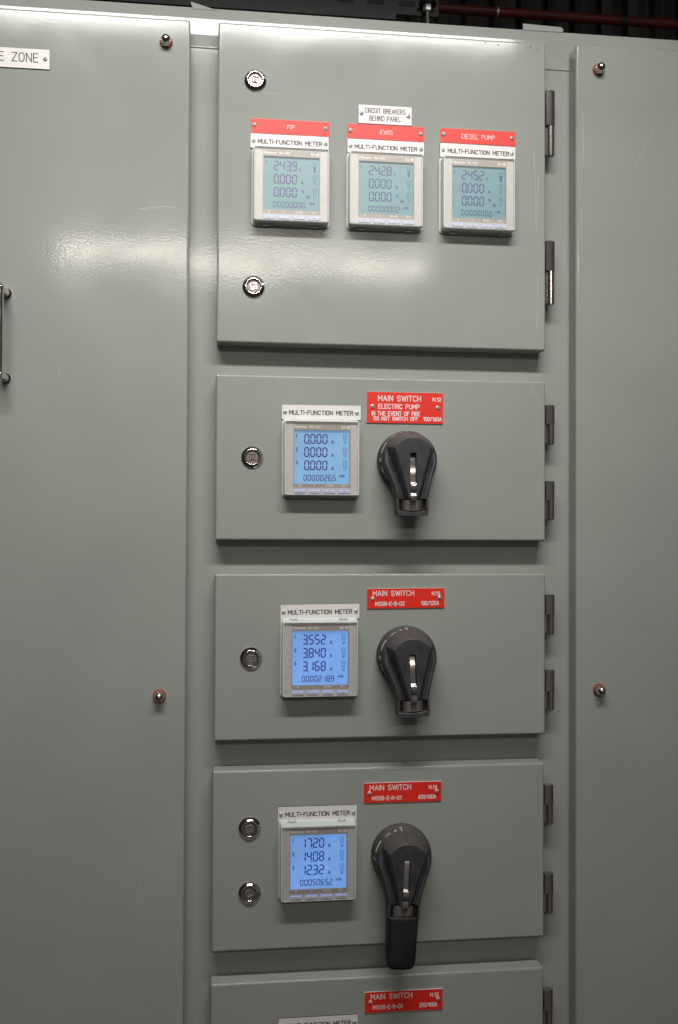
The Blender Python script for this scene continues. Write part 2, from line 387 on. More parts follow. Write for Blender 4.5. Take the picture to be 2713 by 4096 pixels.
SCRATCH = mat('bare_scratch', (0.50, 0.48, 0.45), 0.4)
RUST = mat('rust_speck', (0.12, 0.06, 0.035), 0.8)
def wear(mb, ox, oz, lines, specks):
    """scratches and rust specks lying in the paint of one sheet"""
    for pts, wd in lines:
        for (xa, za), (xb, zb) in zip(pts[:-1], pts[1:]):
            d = Vector((xb-xa, zb-za)).normalized(); nx, nz = -d.y*wd/2, d.x*wd/2
            mb.face([(xa-ox-nx, -0.00006, za-oz-nz), (xb-ox-nx*.6, -0.00006, zb-oz-nz*.6), (xb-ox+nx*.6, -0.00006, zb-oz+nz*.6), (xa-ox+nx, -0.00006, za-oz+nz)], SCRATCH)
    for x, z, r in specks:
        mb.face([(x-ox+r*random.uniform(.6, 1.3)*math.cos(a), -0.00006, z-oz+r*random.uniform(.6, 1.2)*math.sin(a)) for a in [2*math.pi*i/9 for i in range(9)]], RUST)
WEAR = {
    'a': ([([(.4045, .500), (.4075, .440), (.4070, .405)], .0006), ([(.4110, .470), (.4085, .395)], .0005), ([(.4100, .335), (.4095, .285), (.4085, .262)], .0006), ([(.070, .327), (.085, .335)], .0004), ([(.045, .561), (.065, .5615)], .0004)], [(.0640, .6455, .0011), (.0905, .6452, .0009), (.0990, .6448, .0007), (.1370, .6450, .0008), (.2600, .6462, .0008), (.3380, .6458, .0012), (.3560, .6435, .0011), (.3995, .6440, .0011), (.4080, .6415, .0008), (.4100, .6380, .0007), (.0735, .6395, .0006), (.250, .600, .0006)]),
    'b': ([([(.4020, .1850), (.4060, .1795)], .0008), ([(.2300, -.005), (.2420, -.0052)], .0004)], [(.3480, .1040, .0006), (.360, .0340, .0005)]),
    'c': ([([(.3760, -.232), (.4040, -.205)], .0003)], []),
    'lp': ([([(-.1120, .4035), (-.0960, .4062), (-.0770, .4085), (-.0640, .4065)], .0007), ([(-.1080, .4025), (-.0860, .4055)], .0004), ([(-.104, -.44), (-.101, -.545)], .0003), ([(-.2100, .200), (-.2075, .188)], .0005)], [(-.0640, .6395, .0007)]),
    'rp': ([([(.4720, .560), (.4735, .520), (.4725, .490)], .0005), ([(.4705, .430), (.4712, .365)], .0004), ([(.545, .49), (.575, .55)], .0004)], [(.4750, -.070, .0006)]),
}

# ---- bolted side panels
def acorn_nut(parent, x, z, first=[None]):
    if first[0] is not None: return dup(first[0], parent, (x, -0.00005, z))
    mb = MB(); mb.lathe([(8.4*MM, 0), (8.4*MM, -1.2*MM), (7.9*MM, -1.6*MM)], RUBBER, n=36)
    wsh = mb.build('acorn_nut', parent, (x, -0.00005, z))
    mb = MB()
    hexr = lambda r, y: [(r*math.cos(math.radians(30+60*i+90)), y, r*math.sin(math.radians(30+60*i+90))) for i in range(6)]
    mb.loft([hexr(6.8*MM, -1.5*MM), hexr(7.4*MM, -2.2*MM), hexr(7.4*MM, -5.6*MM), hexr(6.4*MM, -7.0*MM)], NUT)
    mb.lathe([(6.0*MM, -6.8*MM), (6.0*MM, -8.5*MM)]+[(6.0*MM*math.cos(math.radians(a)), -8.5*MM-6.2*MM*math.sin(math.radians(a))) for a in range(10, 90, 10)], NUT, n=32)
    mb.build('nut_cap', wsh, sharp=40)
    first[0] = wsh; return wsh

lp = empty('side_panel', (-0.4, 0, -1.4), 'wide flat grey cover panel carrying the CABLE ZONE plate and chrome pull handle', 'cover panel')
mb = MB(); rr_loft(mb, 0.74, 2.0500, 0.0025, quarter(0.0032, YB-0.0008, 0), PAINT, cx=-0.0496+0.4-0.37, cz=0.6500+1.4-1.025)
wear(mb, -0.4, -1.4, *WEAR['lp'])
mb.build('panel_sheet', lp, wn=True)
acorn_nut(lp, -0.0798+0.4, 0.6186+1.4); acorn_nut(lp, -0.0822+0.4, -0.2126+1.4)
mb = MB()                                              # chrome D handle at the picture's edge
hx, hz0, hz1 = -0.2735+0.4, 0.1845+1.4, 0.2905+1.4
pts = []
mb.tube((hx, -0.034, hz0), (hx, -0.034, hz1), 4.2*MM, CHROME, n=20)
for z, sg in ((hz0, -1), (hz1, 1)):
    mb.lathe([(6.5*MM, 0), (6.5*MM, -2*MM), (4.6*MM, -4*MM), (4.4*MM, -32*MM), (4.3*MM, -36*MM), (2.6*MM, -38.3*MM), (0.5*MM, -38.8*MM)], CHROME, cx=hx, cz=z, n=20)
mb.build('pull_handle', lp)

rp = empty('side_panel', (0.8, 0, -1.4), 'flat grey cover panel beside the door hinges, held by two nuts near its bent edge', 'cover panel')
mb = MB(); rr_loft(mb, 0.74, 2.0510, 0.0025, quarter(0.0038, YB-0.0008, 0), PAINT, cx=0.4630-0.8+0.37, cz=0.6520+1.4-1.0255)
wear(mb, 0.8, -1.4, *WEAR['rp'])
mb.build('panel_sheet', rp, wn=True)
acorn_nut(rp, 0.4942-0.8, 0.6183+1.4); acorn_nut(rp, 0.4947-0.8, -0.2140+1.4)

# ---- doors with locks and lift-off hinges
def make_lock(parent, x, z, rot, store={}):
    if 'o' in store:
        o = dup(store['o'], parent, (x, -0.00005, z)); o.children[0].rotation_euler = (0, math.radians(rot), 0); return o
    mb = MB()
    mb.lathe([(14.4*MM, 0), (14.4*MM, -1.0*MM), (14.0*MM, -1.6*MM), (11.6*MM, -3.4*MM), (11.0*MM, -4.0*MM), (10.2*MM, -4.5*MM), (9.4*MM, -4.5*MM), (8.9*MM, -4.1*MM)], CHROME, n=56, cap=False)
    mb.lathe([(8.9*MM, -4.1*MM), (8.5*MM, -3.2*MM), (8.3*MM, -1.0*MM), (7.0*MM, -0.9*MM)], LOCKDARK, n=56, cap=False)
    mb.box(10.6*MM, 13.0*MM, -3.4*MM, -2.0*MM, 2.4*MM, 3.6*MM, CHROME)
    o = mb.build('lock', parent, (x, -0.00005, z), sharp=50)
    mb = MB(); mb.lathe([(7.5*MM, -0.8*MM), (7.4*MM, -1.8*MM), (7.0*MM, -2.1*MM)], KEYCORE, n=40)
    a = 4.1*MM; t = 0.9*MM
    for q in ((-a, a, a-t, a), (-a, a, -a, -a+t), (-a, -a+t, -a+t+1e-5, a-t-1e-5), (a-t, a, -a+t+1e-5, a-t-1e-5)): mb.box(q[0], q[1], -3.1*MM, -2.1*MM, q[2], q[3], CHROME)
    mb.prism([(-1.7*MM, -2.4*MM), (1.7*MM, -2.4*MM), (0, 2.3*MM)], -3.0*MM, -2.05*MM, CHROME)
    c = mb.build('key_core', o); c.rotation_euler = (0, math.radians(rot), 0)
    store['o'] = o; return o
def make_hinge(parent, x, zt, zb, zs, store={}):
    """knuckle hinge: flat-backed upper half, round lower half"""
    key = round(zt-zb, 3)
    mb = MB()
    y0 = 0.0015; xl = -2.5*MM; R = 5.1*MM; cx = 5.4*MM; cy = y0+R
    prof = [(xl, y0), (cx-1.5*MM, y0), (cx+1.4*MM, y0+0.25*MM)] + [(cx+R*math.cos(math.radians(a)), cy+R*math.sin(math.radians(a))) for a in range(-55, 91, 12)] + [(xl, cy+R)]
    mb.loft([[(px, py, zs+0.0003) for px, py in prof], [(px, py, zt-0.0006) for px, py in prof], [(xl+(px-xl)*0.94, cy+(py-cy)*0.9, zt) for px, py in prof]], HINGE, cap0=True)
    mb.tube((cx-0.2*MM, cy+0.2*MM, zb), (cx-0.2*MM, cy+0.2*MM, zs), R*0.97, HINGE, n=28)
    mb.box(xl, cx-R*0.6, cy-0.5*MM, cy+R, zb+0.001, zs, HINGE)
    mb.tube((cx-0.2*MM, cy+0.2*MM, zb-0.0012), (cx-0.2*MM, cy+0.2*MM, zb), R*0.6, HINGE, n=20)
    return mb.build('hinge', parent, (x, 0, 0), sharp=40)

XL, XR = -0.0138, 0.4208
def door(zt, zb, dx, label, locks, hinges, marks=None):
    cx = (XL+XR)/2+dx; d = empty('cabinet_door', (cx, 0, zb), label, 'cabinet door', 'hinged doors of the switchboard')
    mb = MB(); rr_loft(mb, XR-XL, zt-zb, 0.0022, quarter(0.0030, YB-0.0012, 0), PAINT, cz=(zt-zb)/2)
    if marks: wear(mb, cx, zb, *WEAR[marks])
    mb.build('door_leaf', d, wn=True)
    for x, z, r in locks: make_lock(d, x-cx, z-zb, r)
    for a, b, c in hinges: make_hinge(d, XR+0.0042+dx-cx, a-zb, b-zb, c-zb)
    return d
door(.6500, .2370, 0, 'largest and topmost grey door, carrying three meters in a row', [(.0338, .5765, 12), (.0330, .3094, -12)], [(.5884, .5010, .5410), (.3854, .3009, .3449)], 'a')
door(.1962, -.0161, 0, 'grey door under the three-meter door, carrying the ELECTRIC PUMP switch', [(.0326, .0902, 0)], [(.1650, .1133, .1397), (.0636, .0126, .0380)], 'b')
door(-.0590, -.2714, 0, 'grey door carrying the meter that reads 3.552 A', [(.0326, -.1668, -90)], [(-.0874, -.1397, -.1137), (-.1874, -.2400, -.2154)], 'c')
door(-.3090, -.5374, -.0015, 'grey door with two locks and the long-handled switch', [(.0321, -.3822, -14), (.0324, -.4640, -20)], [(-.3394, -.3906, -.3650), (-.4559, -.5080, -.4818)])
door(-.5772, -.8000, -.0022, 'bottom grey door cut by the picture edge, carrying the N.15 plate', [], [(-.6084, -.6599, -.6357), (-.7250, -.7765, -.7510)])

# ---- nameplates
def make_screw(parent, x, z, y, ang, store={}):
    if 'o' in store:
        o = dup(store['o'], parent, (x, y, z)); o.rotation_euler = (0, math.radians(ang), 0); return o
    mb = MB(); mb.lathe([(2.75*MM, 0), (2.75*MM, -0.5*MM)]+[(2.75*MM*math.cos(math.radians(a)), -0.5*MM-1.35*MM*math.sin(math.radians(a))) for a in (15, 30, 45, 60, 75, 86)], STEEL, n=24)
    for a in (0, 90):
        c, s_ = math.cos(math.radians(a)), math.sin(math.radians(a)); L, t = 1.45*MM, 0.33*MM
        P = [(-L, -t), (L, -t), (L, t), (-L, t)]; P = [(px*c-pz*s_, px*s_+pz*c) for px, pz in P]
        mb.prism(P, -1.93*MM-(0.02*MM if a else 0), -1.2*MM, SLOTDARK)
    o = mb.build('screw', parent, (x, y, z), sharp=60); o.rotation_euler = (0, math.radians(ang), 0)
    store['o'] = o; return o
def nameplate(L, Rr_, T, B, face, core, texts, screws, label, group, tilt=0.0, thick=1.6, ink=None):
    """texts: (string, x0, x1, top, bottom, stroke) in mm from the plate's upper left corner"""
    p = empty('nameplate', (L, -0.0001, B), label, 'nameplate', group, rot=(0, tilt, 0))
    W_, H_ = Rr_-L, T-B; mb = MB()
    mb.loft([[(x, 0, z) for x, z in ((0, 0), (W_, 0), (W_, H_), (0, H_))], [(x, -thick*MM+0.00035, z) for x, z in ((0, 0), (W_, 0), (W_, H_), (0, H_))]], core, cap1=False)
    i = 0.00012
    mb.loft([[(x, -thick*MM+0.00035, z) for x, z in ((0, 0), (W_, 0), (W_, H_), (0, H_))], [(x, -thick*MM, z) for x, z in ((i, i), (W_-i, i), (W_-i, H_-i), (i, H_-i))]], core, cap1=True, capm=face)
    for s, x0, x1, t, b, st in texts:
        strokes(mb, s, x0*MM, x1*MM, H_-b*MM, (b-t)*MM, ink, st*MM, y=-thick*MM)
    mb.build('plate', p)
    for x, z in screws: make_screw(p, x*MM, H_-z*MM, -thick*MM, random.uniform(0, 90))
    return p
GW = 'white MULTI-FUNCTION METER nameplates'; GR = 'red nameplates'
MFM = lambda dx=0: [('MULTI-FUNCTION METER', 9.4+dx, 92.8+dx, 7.0, 13.1, 1.0)]
MS = [(4.3, 9.4), (97.3, 9.4)]
def white(L, R_, T, B, label, tilt=0, dx=0): return nameplate(L, R_, T, B, WHITE, BLACKCORE, MFM(dx), MS, label, GW, tilt, ink=INK)
white(.0279, .1292, .5074, .4886, 'white MULTI-FUNCTION METER nameplate under the red FIP plate', -.002)
white(.1536, .2552, .5072, .4888, 'white MULTI-FUNCTION METER nameplate under the red EWIS plate')
white(.2765, .3786, .5080, .4892, 'white MULTI-FUNCTION METER nameplate under the red DIESEL PUMP plate', .005, .8)
white(.0700, .1727, .1584, .1394, 'white MULTI-FUNCTION METER nameplate on the ELECTRIC PUMP door', -.004)
white(.0697, .1719, -.0985, -.1178, 'white MULTI-FUNCTION METER nameplate above the meter reading 3.552 A', -.009)
white(.0676, .1695, -.3562, -.3753, 'white MULTI-FUNCTION METER nameplate above the meter reading 17.20 A')
white(.0699, .1717, -.6238, -.6430, 'white MULTI-FUNCTION METER nameplate cut by the bottom of the picture')
nameplate(.1679, .2386, .5525, .5281, WHITE, BLACKCORE, [('CIRCUIT BREAKERS', 8.5, 62.4, 3.6, 10.6, .75), ('BEHIND PANEL', 14.4, 56.2, 13.6, 20.4, .75)], [(4.2, 11.4), (66.2, 12.2)], 'small white nameplate reading CIRCUIT BREAKERS BEHIND PANEL', 'other white nameplates', ink=INK)
nameplate(.0290, .1303, .5269, .5079, RED, WHITECORE, [('FIP', 45.8, 55.8, 6.6, 12.0, .6)], [(4.0, 8.4), (96.2, 8.8)], 'red nameplate reading FIP', GR, ink=WINK)
nameplate(.1541, .2554, .5271, .5076, RED, WHITECORE, [('EWIS', 42.6, 59.0, 6.6, 12.4, .6)], [(3.6, 9.3), (96.4, 9.0)], 'red nameplate reading EWIS', GR, ink=WINK)
nameplate(.2768, .3786, .5279, .5086, RED, WHITECORE, [('DIESEL PUMP', 28.7, 73.6, 6.6, 12.8, .6)], [(4.6, 8.6), (96.8, 8.6)], 'red nameplate reading DIESEL PUMP', GR, .004, ink=WINK)
nameplate(.1805, .2812, .1774, .1370, RED, WHITECORE, [('MAIN SWITCH', 14.5, 71.5, 4.3, 12.0, 1.0), ('N.12', 86.7, 98.5, 5.9, 11.1, .9), ('ELECTRIC PUMP', 14.8, 69.6, 15.5, 22.0, .95), ('IN THE EVENT OF FIRE', 6.2, 70.4, 25.0, 31.0, .9), ('DO NOT SWITCH OFF', 8.8, 67.6, 31.9, 37.3, .9), ('100/160A', 74.4, 99.2, 31.6, 37.2, .9)], [(7.1, 19.0), (93.6, 19.4)], 'largest red nameplate, with the words ELECTRIC PUMP and N.12', GR, ink=WINK)
def msp(L, R_, T, B, n, code, rate, label, tilt=0):
    nameplate(L, R_, T, B, RED, WHITECORE, [('MAIN SWITCH', 7.5, 62.0, 2.6, 9.8, .95), (n, 85.4, 96.6, 4.6, 9.7, .85), (code, 10.6, 49.4, 17.0, 22.6, .85), (rate, 71.0, 95.1, 16.8, 22.4, .85)], [(7.5, 13.0), (95.8, 12.6)], label, GR, tilt, ink=WINK)
msp(.1817, .2839, -.0784, -.1042, 'N.13', 'MSSB-E-B-02', '100/125A', 'red MAIN SWITCH nameplate numbered N.13', -.008)
msp(.1783, .2802, -.3290, -.3546, 'N.14', 'MSSB-E-R-01', '400/400A', 'red MAIN SWITCH nameplate numbered N.14')
msp(.1806, .2825, -.5966, -.6230, 'N.15', 'MSSB-E-B-01', '250/400A', 'red MAIN SWITCH nameplate numbered N.15', .004)
nameplate(-.3830, -.2237, .5985, .5736, WHITE, BLACKCORE, [('CABLE', 63.0, 103.6, 5.2, 17.2, 1.15), ('ZONE', 113.0, 145.4, 5.2, 17.2, 1.15)], [(5.4, 12), (154.0, 12)], 'white CABLE ZONE nameplate cut by the picture edge', 'other white nameplates', -.004, ink=INK)

# ---- digital meters
def ring_face(mb, outer, inner, y, m):
    n = len(outer); b = len(mb.v); k = mb.mi(m)
    mb.v += [(x, y, z) for x, z in outer] + [(x, y, z) for x, z in inner]
    for j in range(n):
        mb.f.append((b+j, b+(j+1) % n, b+n+(j+1) % n, b+n+j)); mb.m.append(k)
METER = {}
SU, ST, SB = 35.7*MM, 35.4*MM, -33.2*MM                 # display window in the fascia
YF = -15.5*MM                                           # fascia front
def meter_parts():
    # clear cover: flange on the door, side walls and clip ears
    mb = MB()
    rr_loft(mb, 101*MM, 100.5*MM, 5*MM, [(0, 0), (0, -1.6*MM), (0.8*MM, -2.4*MM), (2.0*MM, -2.6*MM), (2.3*MM, -9*MM), (2.6*MM, -17.2*MM), (3.2*MM, -18.0*MM), (4.2*MM, -18.2*MM)], COVER, n=6, cap1=False)
    for zz, sg in ((50.1, 1), (-50.1, -1)):
        for xx in (-33, 31):
            mb.box((xx-5.0)*MM, (xx-2.6)*MM, -4.6*MM, -2.5*MM, (zz-0.9)*MM, (zz+0.9)*MM, COVER)
            mb.box((xx+2.6)*MM, (xx+5.0)*MM, -4.6*MM, -2.5*MM, (zz-0.9)*MM, (zz+0.9)*MM, COVER)
            mb.box((xx-2.2)*MM, (xx+2.2)*MM, -6.0*MM, -3.0*MM, (zz-1.2)*MM, (zz+0.3)*MM, COVER)
    METER['cover'] = mb
    # fascia with the window opening, print and recess walls
    mb = MB(); o = rr(95.0*MM, 94.6*MM, 4.2*MM, 6); i1 = rr(73.6*MM, 81.6*MM, 0.4*MM, 6, 0, 2.4*MM); i2 = rr(2*SU, ST-SB, 0.3*MM, 6, 0, (ST+SB)/2)
    mb.loft([[(x, -2.8*MM, z) for x, z in o], [(x, YF, z) for x, z in o]], BEZELBROWN, cap1=False)
    ring_face(mb, o, i1, YF, BEZELGRID); ring_face(mb, i1, i2, YF, BEZELBROWN)
    mb.loft([[(x, YF, z) for x, z in i2], [(x, YF+3.0*MM, z) for x, z in i2]], BEZELBROWN, cap1=False)
    yt = YF-0.00008
    font_into(mb, 'Nemo', -35.4*MM, -18.8*MM, 37.9*MM, 41.4*MM, BEZELINK, yt, 0.022)
    font_into(mb, '96 HD', -16.2*MM, -1.6*MM, 37.8*MM, 41.3*MM, BEZELINK, yt, 0.008)
    # serif capitals of the maker's mark
    h0, h1 = 37.9*MM, 41.5*MM
    def bar(xa, xb, za, zb): mb.face([(xa*MM, yt, za), (xb*MM, yt, za), (xb*MM, yt, zb), (xa*MM, yt, zb)], BEZELINK)
    sf = 0.65*MM
    for xa, xb in ((24.9, 27.3), (27.7, 29.5), (31.4, 33.2)):
        bar(xa, xb, h0, h0+sf); 
    bar(24.9, 27.3, h1-sf, h1); bar(27.7, 29.0, h1-sf, h1); bar(31.9, 33.2, h1-sf, h1)
    bar(25.5, 26.7, h0+sf, h1-sf); bar(28.2, 29.0, h0+sf, h1-sf); bar(31.9, 32.8, h0+sf, h1-sf)
    mb.face([(29.0*MM, yt, h1), (30.1*MM, yt, h0+0.4*MM), (30.7*MM, yt, h0+0.4*MM), (31.9*MM, yt, h1), (31.9*MM, yt, h1-1.2*MM), (30.5*MM, yt, h0), (30.3*MM, yt, h0), (29.0*MM, yt, h1-1.2*MM)][::1], BEZELINK)
    bar(33.5, 34.7, h0, h1); bar(34.7, 36.4, h0, h0+sf); bar(34.7, 36.4, h1-sf, h1); bar(34.7, 35.8, h0+1.5*MM, h0+2.1*MM)
    for s, c, hw in (('U', -28.2, 1.0), ('I', -9.1, 0.3), ('P·Q·S', 10.1, 4.6), ('E·T', 28.9, 2.5)):
        strokes(mb, s, (c-hw)*MM, (c+hw)*MM, -36.6*MM, 2.6*MM, BEZELINK, 0.5*MM, y=YF, gap=0.3)
    METER['fascia'] = mb
    # the clear front pane of the cover
    mb = MB(); rr_loft(mb, 95.4*MM, 95.0*MM, 4.4*MM, [(0, -17.6*MM), (0, -18.0*MM)], PANE, n=6, cap0=True)
    METER['pane'] = mb
meter_parts()
def button_mb(kind):
    mb = MB()
    rr_loft(mb, 15.0*MM, 4.3*MM, 1.0*MM, [(-0.3*MM, YF-0.1*MM), (-0.3*MM, YF-0.35*MM)], BUTTONGLOW, n=3)
    rr_loft(mb, 14.6*MM, 3.8*MM, 0.8*MM, [(0, YF-0.4*MM), (0, YF-1.2*MM), (0.4*MM, YF-1.5*MM)], BUTTON, n=3, cz=-0.35*MM)
    y = YF-1.56*MM
    if kind == 0: mb.face([(-.8*MM, y, -.9*MM), (.8*MM, y, -.2*MM), (-.8*MM, y, .5*MM)], BUTTONINK)
    if kind == 1: mb.face([(-.8*MM, y, -.8*MM), (.8*MM, y, -.8*MM), (0, y, .5*MM)], BUTTONINK)
    if kind == 2: mb.face([(-.8*MM, y, .4*MM), (0, y, -.9*MM), (.8*MM, y, .4*MM)], BUTTONINK)
    if kind == 3:
        mb.face([(-1.6*MM, y, -.4*MM), (-.5*MM, y, -1.1*MM), (-.5*MM, y, .3*MM)], BUTTONINK)
        mb.box(-.5*MM, 1.6*MM, y, y+0.03*MM, -.6*MM, -.2*MM, BUTTONINK); mb.box(1.2*MM, 1.6*MM, y, y+0.03*MM, -.2*MM, .6*MM, BUTTONINK)
    return mb
def lcd_mat(name, base, em, es):
    m = noise_var(mat(name, base, 0.35, emit=em, emit_s=es), 25, 0.05); n = m.node_tree; b = n.nodes['Principled BSDF']
    t = n.nodes.new('ShaderNodeTexCoord'); ns = n.nodes.new('ShaderNodeTexNoise'); ns.inputs['Scale'].default_value = 16; ns.inputs['Detail'].default_value = 1
    n.links.new(t.outputs['Object'], ns.inputs['Vector'])      # the backlight is not quite even
    r = n.nodes.new('ShaderNodeMapRange'); r.inputs['From Min'].default_value = 0.3; r.inputs['From Max'].default_value = 0.7
    r.inputs['To Min'].default_value = es*0.86; r.inputs['To Max'].default_value = es*1.12
    n.links.new(ns.outputs['Fac'], r.inputs['Value']); n.links.new(r.outputs[0], b.inputs['Emission Strength']); return m
MPROTO = []
def meter(x, z, top, rows, total, screen, label, three=True):
    o = empty('digital_meter', (x, -0.0001, z), label, 'meter', 'digital meters')
    if not MPROTO:
        MPROTO.extend([METER['cover'].build('cover', o, sharp=40), METER['fascia'].build('fascia', o)])
        MPROTO.extend([button_mb(k).build('button', o, (c*MM, 0, -42.7*MM)) for k, c in enumerate((-28.2, -9.1, 10.1, 28.9))])
        MPROTO.append(METER['pane'].build('front_pane', o))
    else:
        for p in MPROTO: dup(p, o, p.location.copy())
    mb = MB(); yb = YF+2.6*MM
    mb.box(-SU+0.02*MM, SU-0.02*MM, yb, yb+0.3*MM, SB+0.02*MM, ST-0.02*MM, screen)
    y = yb-0.06*MM
    for r, (num, unit) in enumerate(rows):
        zb = (18.0, 1.1, -15.8)[r]*MM; u = -22.7*MM; dg = 0
        for ch in num:
            if ch == '.':
                mb.face([(u-1.6*MM, y, zb-.9*MM), (u-.05*MM, y, zb-.9*MM), (u-.05*MM, y, zb+.65*MM), (u-1.6*MM, y, zb+.65*MM)], LCDSEG)
            else:
                seg7(mb, ch, u, zb, 6.6*MM, 12.7*MM, 1.6*MM, y, LCDSEG); u += 7.75*MM
        st = dict(m=LCDSEG, t=0.78*MM, y=y)
        if unit == 'V': strokes(mb, 'V', 9.0*MM, 12.8*MM, zb-.2*MM, 5*MM, **st)
        if unit == 'A': strokes(mb, 'A', 12.0*MM, 16.0*MM, zb+.2*MM, 5*MM, **st)
        if unit == 'kW':
            strokes(mb, 'k', 14.0*MM, 16.6*MM, zb+6.0*MM, 5*MM, **st); strokes(mb, 'W', 18.4*MM, 24.0*MM, zb-.9*MM, 5*MM, **st)
        if three or r == 0: strokes(mb, '123'[r] if three else '1', -33.2*MM, (-30.6 if (r and three) else -31.6)*MM, zb+7.4*MM, 4.8*MM, **st)
        # bar ladder
        fill = (not three) and r == 0
        for q in range(8):
            zz = zb+(12.6-q*1.72)*MM; hw = (2.75-q*0.23)*MM; cx = 30.0*MM
            t = 0.36*MM if not (fill and q >= 3) else 1.3*MM
            mb.face([(cx-hw, y, zz-t), (cx+hw, y, zz-t), (cx+hw, y, zz), (cx-hw, y, zz)], LCDSEG if fill and q >= 3 else LCDFAINT)
        for sg in (-1, 1):
            a, b = 2.75*MM, 1.1*MM; zt, z0 = zb+12.6*MM, zb+0.5*MM; tt = .17*MM; y2 = y-0.01*MM
            mb.face([(30*MM+sg*a-tt, y2, zt), (30*MM+sg*b-tt, y2, z0), (30*MM+sg*b+tt, y2, z0), (30*MM+sg*a+tt, y2, zt)], LCDFAINT)
        if three and num[0] != '0':
            mb.face([(28.9*MM, y, zb+.3*MM), (31.1*MM, y, zb+.3*MM), (31.1*MM, y, zb+1.2*MM), (28.9*MM, y, zb+1.2*MM)], LCDSEG)
    u = -23.4*MM; zb = -29.3*MM
    for ch in total:
        if ch == '.':
            mb.face([(u-1.15*MM, y, zb-.7*MM), (u-.05*MM, y, zb-.7*MM), (u-.05*MM, y, zb+.4*MM), (u-1.15*MM, y, zb+.4*MM)], LCDSEG)
        else:
            seg7(mb, ch, u, zb, 4.3*MM, 7.9*MM, 1.0*MM, y, LCDSEG); u += 5.3*MM
    strokes(mb, 'kWh', 22.6*MM, 30.2*MM, -24.6*MM, 3.8*MM, LCDSEG, .5*MM, y=y)
    mb.build('display', o)
    return o
S_TOP = lcd_mat('lcd_teal', (0.15, 0.25, 0.26), (0.12, 0.37, 0.43), 0.27)
S_MID = lcd_mat('lcd_pale_blue', (0.20, 0.30, 0.42), (0.15, 0.36, 0.64), 0.62)
S_LOW = lcd_mat('lcd_blue', (0.14, 0.22, 0.42), (0.155, 0.345, 0.77), 0.80)
MZ = .4383
meter(.0800, .4383, 0, [('243.9', 'V'), ('0.000', 'A'), ('0.000', 'kW')], '00000000', S_TOP, 'meter reading 243.9 V under the FIP plate', False)
meter(.2028, .4381, 0, [('242.8', 'V'), ('0.000', 'A'), ('0.000', 'kW')], '00000002', S_TOP, 'meter reading 242.8 V under the EWIS plate', False)
meter(.3256, .4381, 0, [('245.2', 'V'), ('0.000', 'A'), ('0.000', 'kW')], '00000000', S_TOP, 'meter reading 245.2 V under the DIESEL PUMP plate', False)
meter(.1207, .0893, 0, [('0.000', 'A')]*3, '0000026.5', S_MID, 'meter reading three lines of 0.000 A, beside the ELECTRIC PUMP switch')
meter(.1198, -.1664, 0, [('3.552', 'A'), ('3.840', 'A'), ('3.168', 'A')], '0000218.9', S_LOW, 'blue lit meter reading 3.552, 3.840 and 3.168 A')
meter(.1188, -.4238, 0, [('17.20', 'A'), ('14.08', 'A'), ('12.32', 'A')], '0005065.2', S_LOW, 'blue lit meter reading 17.20, 14.08 and 12.32 A')

# ---- rotary switch handles
def interp(tab, x):
    for (a, fa), (b, fb) in zip(tab[:-1], tab[1:]):
        if a >= x >= b:
            t = (a-x)/(a-b); t = t*t*(3-2*t)*0.35+t*0.65; return fa+(fb-fa)*t
    return tab[-1][1]
RC = 34.4
def half_w(v):
    if v > -6: return math.sqrt(max(RC*RC-v*v, 0.04))
    return interp([(-6, 33.87), (-10, 32.6), (-16, 30.4), (-25, 27.0), (-38, 23.0), (-50.6, 20.6)], v)
def sm(x): x = max(0, min(1, x)); return x*x*(3-2*x)
def grip_h(u, v):
    """protrusion of the grip's front above the cap rim, mm"""
    H = 22.0
    r = math.hypot(u, v+1.0)
    dome = H*max(0, min(1, (RC+1.0-r)/8.0)) if v > -1 else H
    if v > -1: dome = H*min(1, max(0, (RC+0.6-math.hypot(u, v))/8.2))**0.9
    pw = max(4.6, 24.0-(17.0-v)*0.285)
    side_level = H*(0.10+0.52*sm((18-v)/66.0))
    t = sm((abs(u)-pw+0.6)/8.0)
    wv = half_w(v); ed = wv-abs(u)
    groove = sm((12-v)/22.0)                            # finger groove beside the raised centre, rounded shoulder outside it
    side_level += groove*(-3.2+5.0*sm((abs(u)-(pw+5.5))/max(2.5, wv-3.5-(pw+5.5))))
    s = H*(1-t)+side_level*t
    # soft outer rim of the shoulders
    if v <= -1 or t > 0.5:
        if ed < 4.5: s -= (1-math.sqrt(max(0, 1-((4.5-ed)/4.5)**2)))*min(4.5, s)
    return max(0.3, min(dome, s))
YC = -28.0
HP = {}
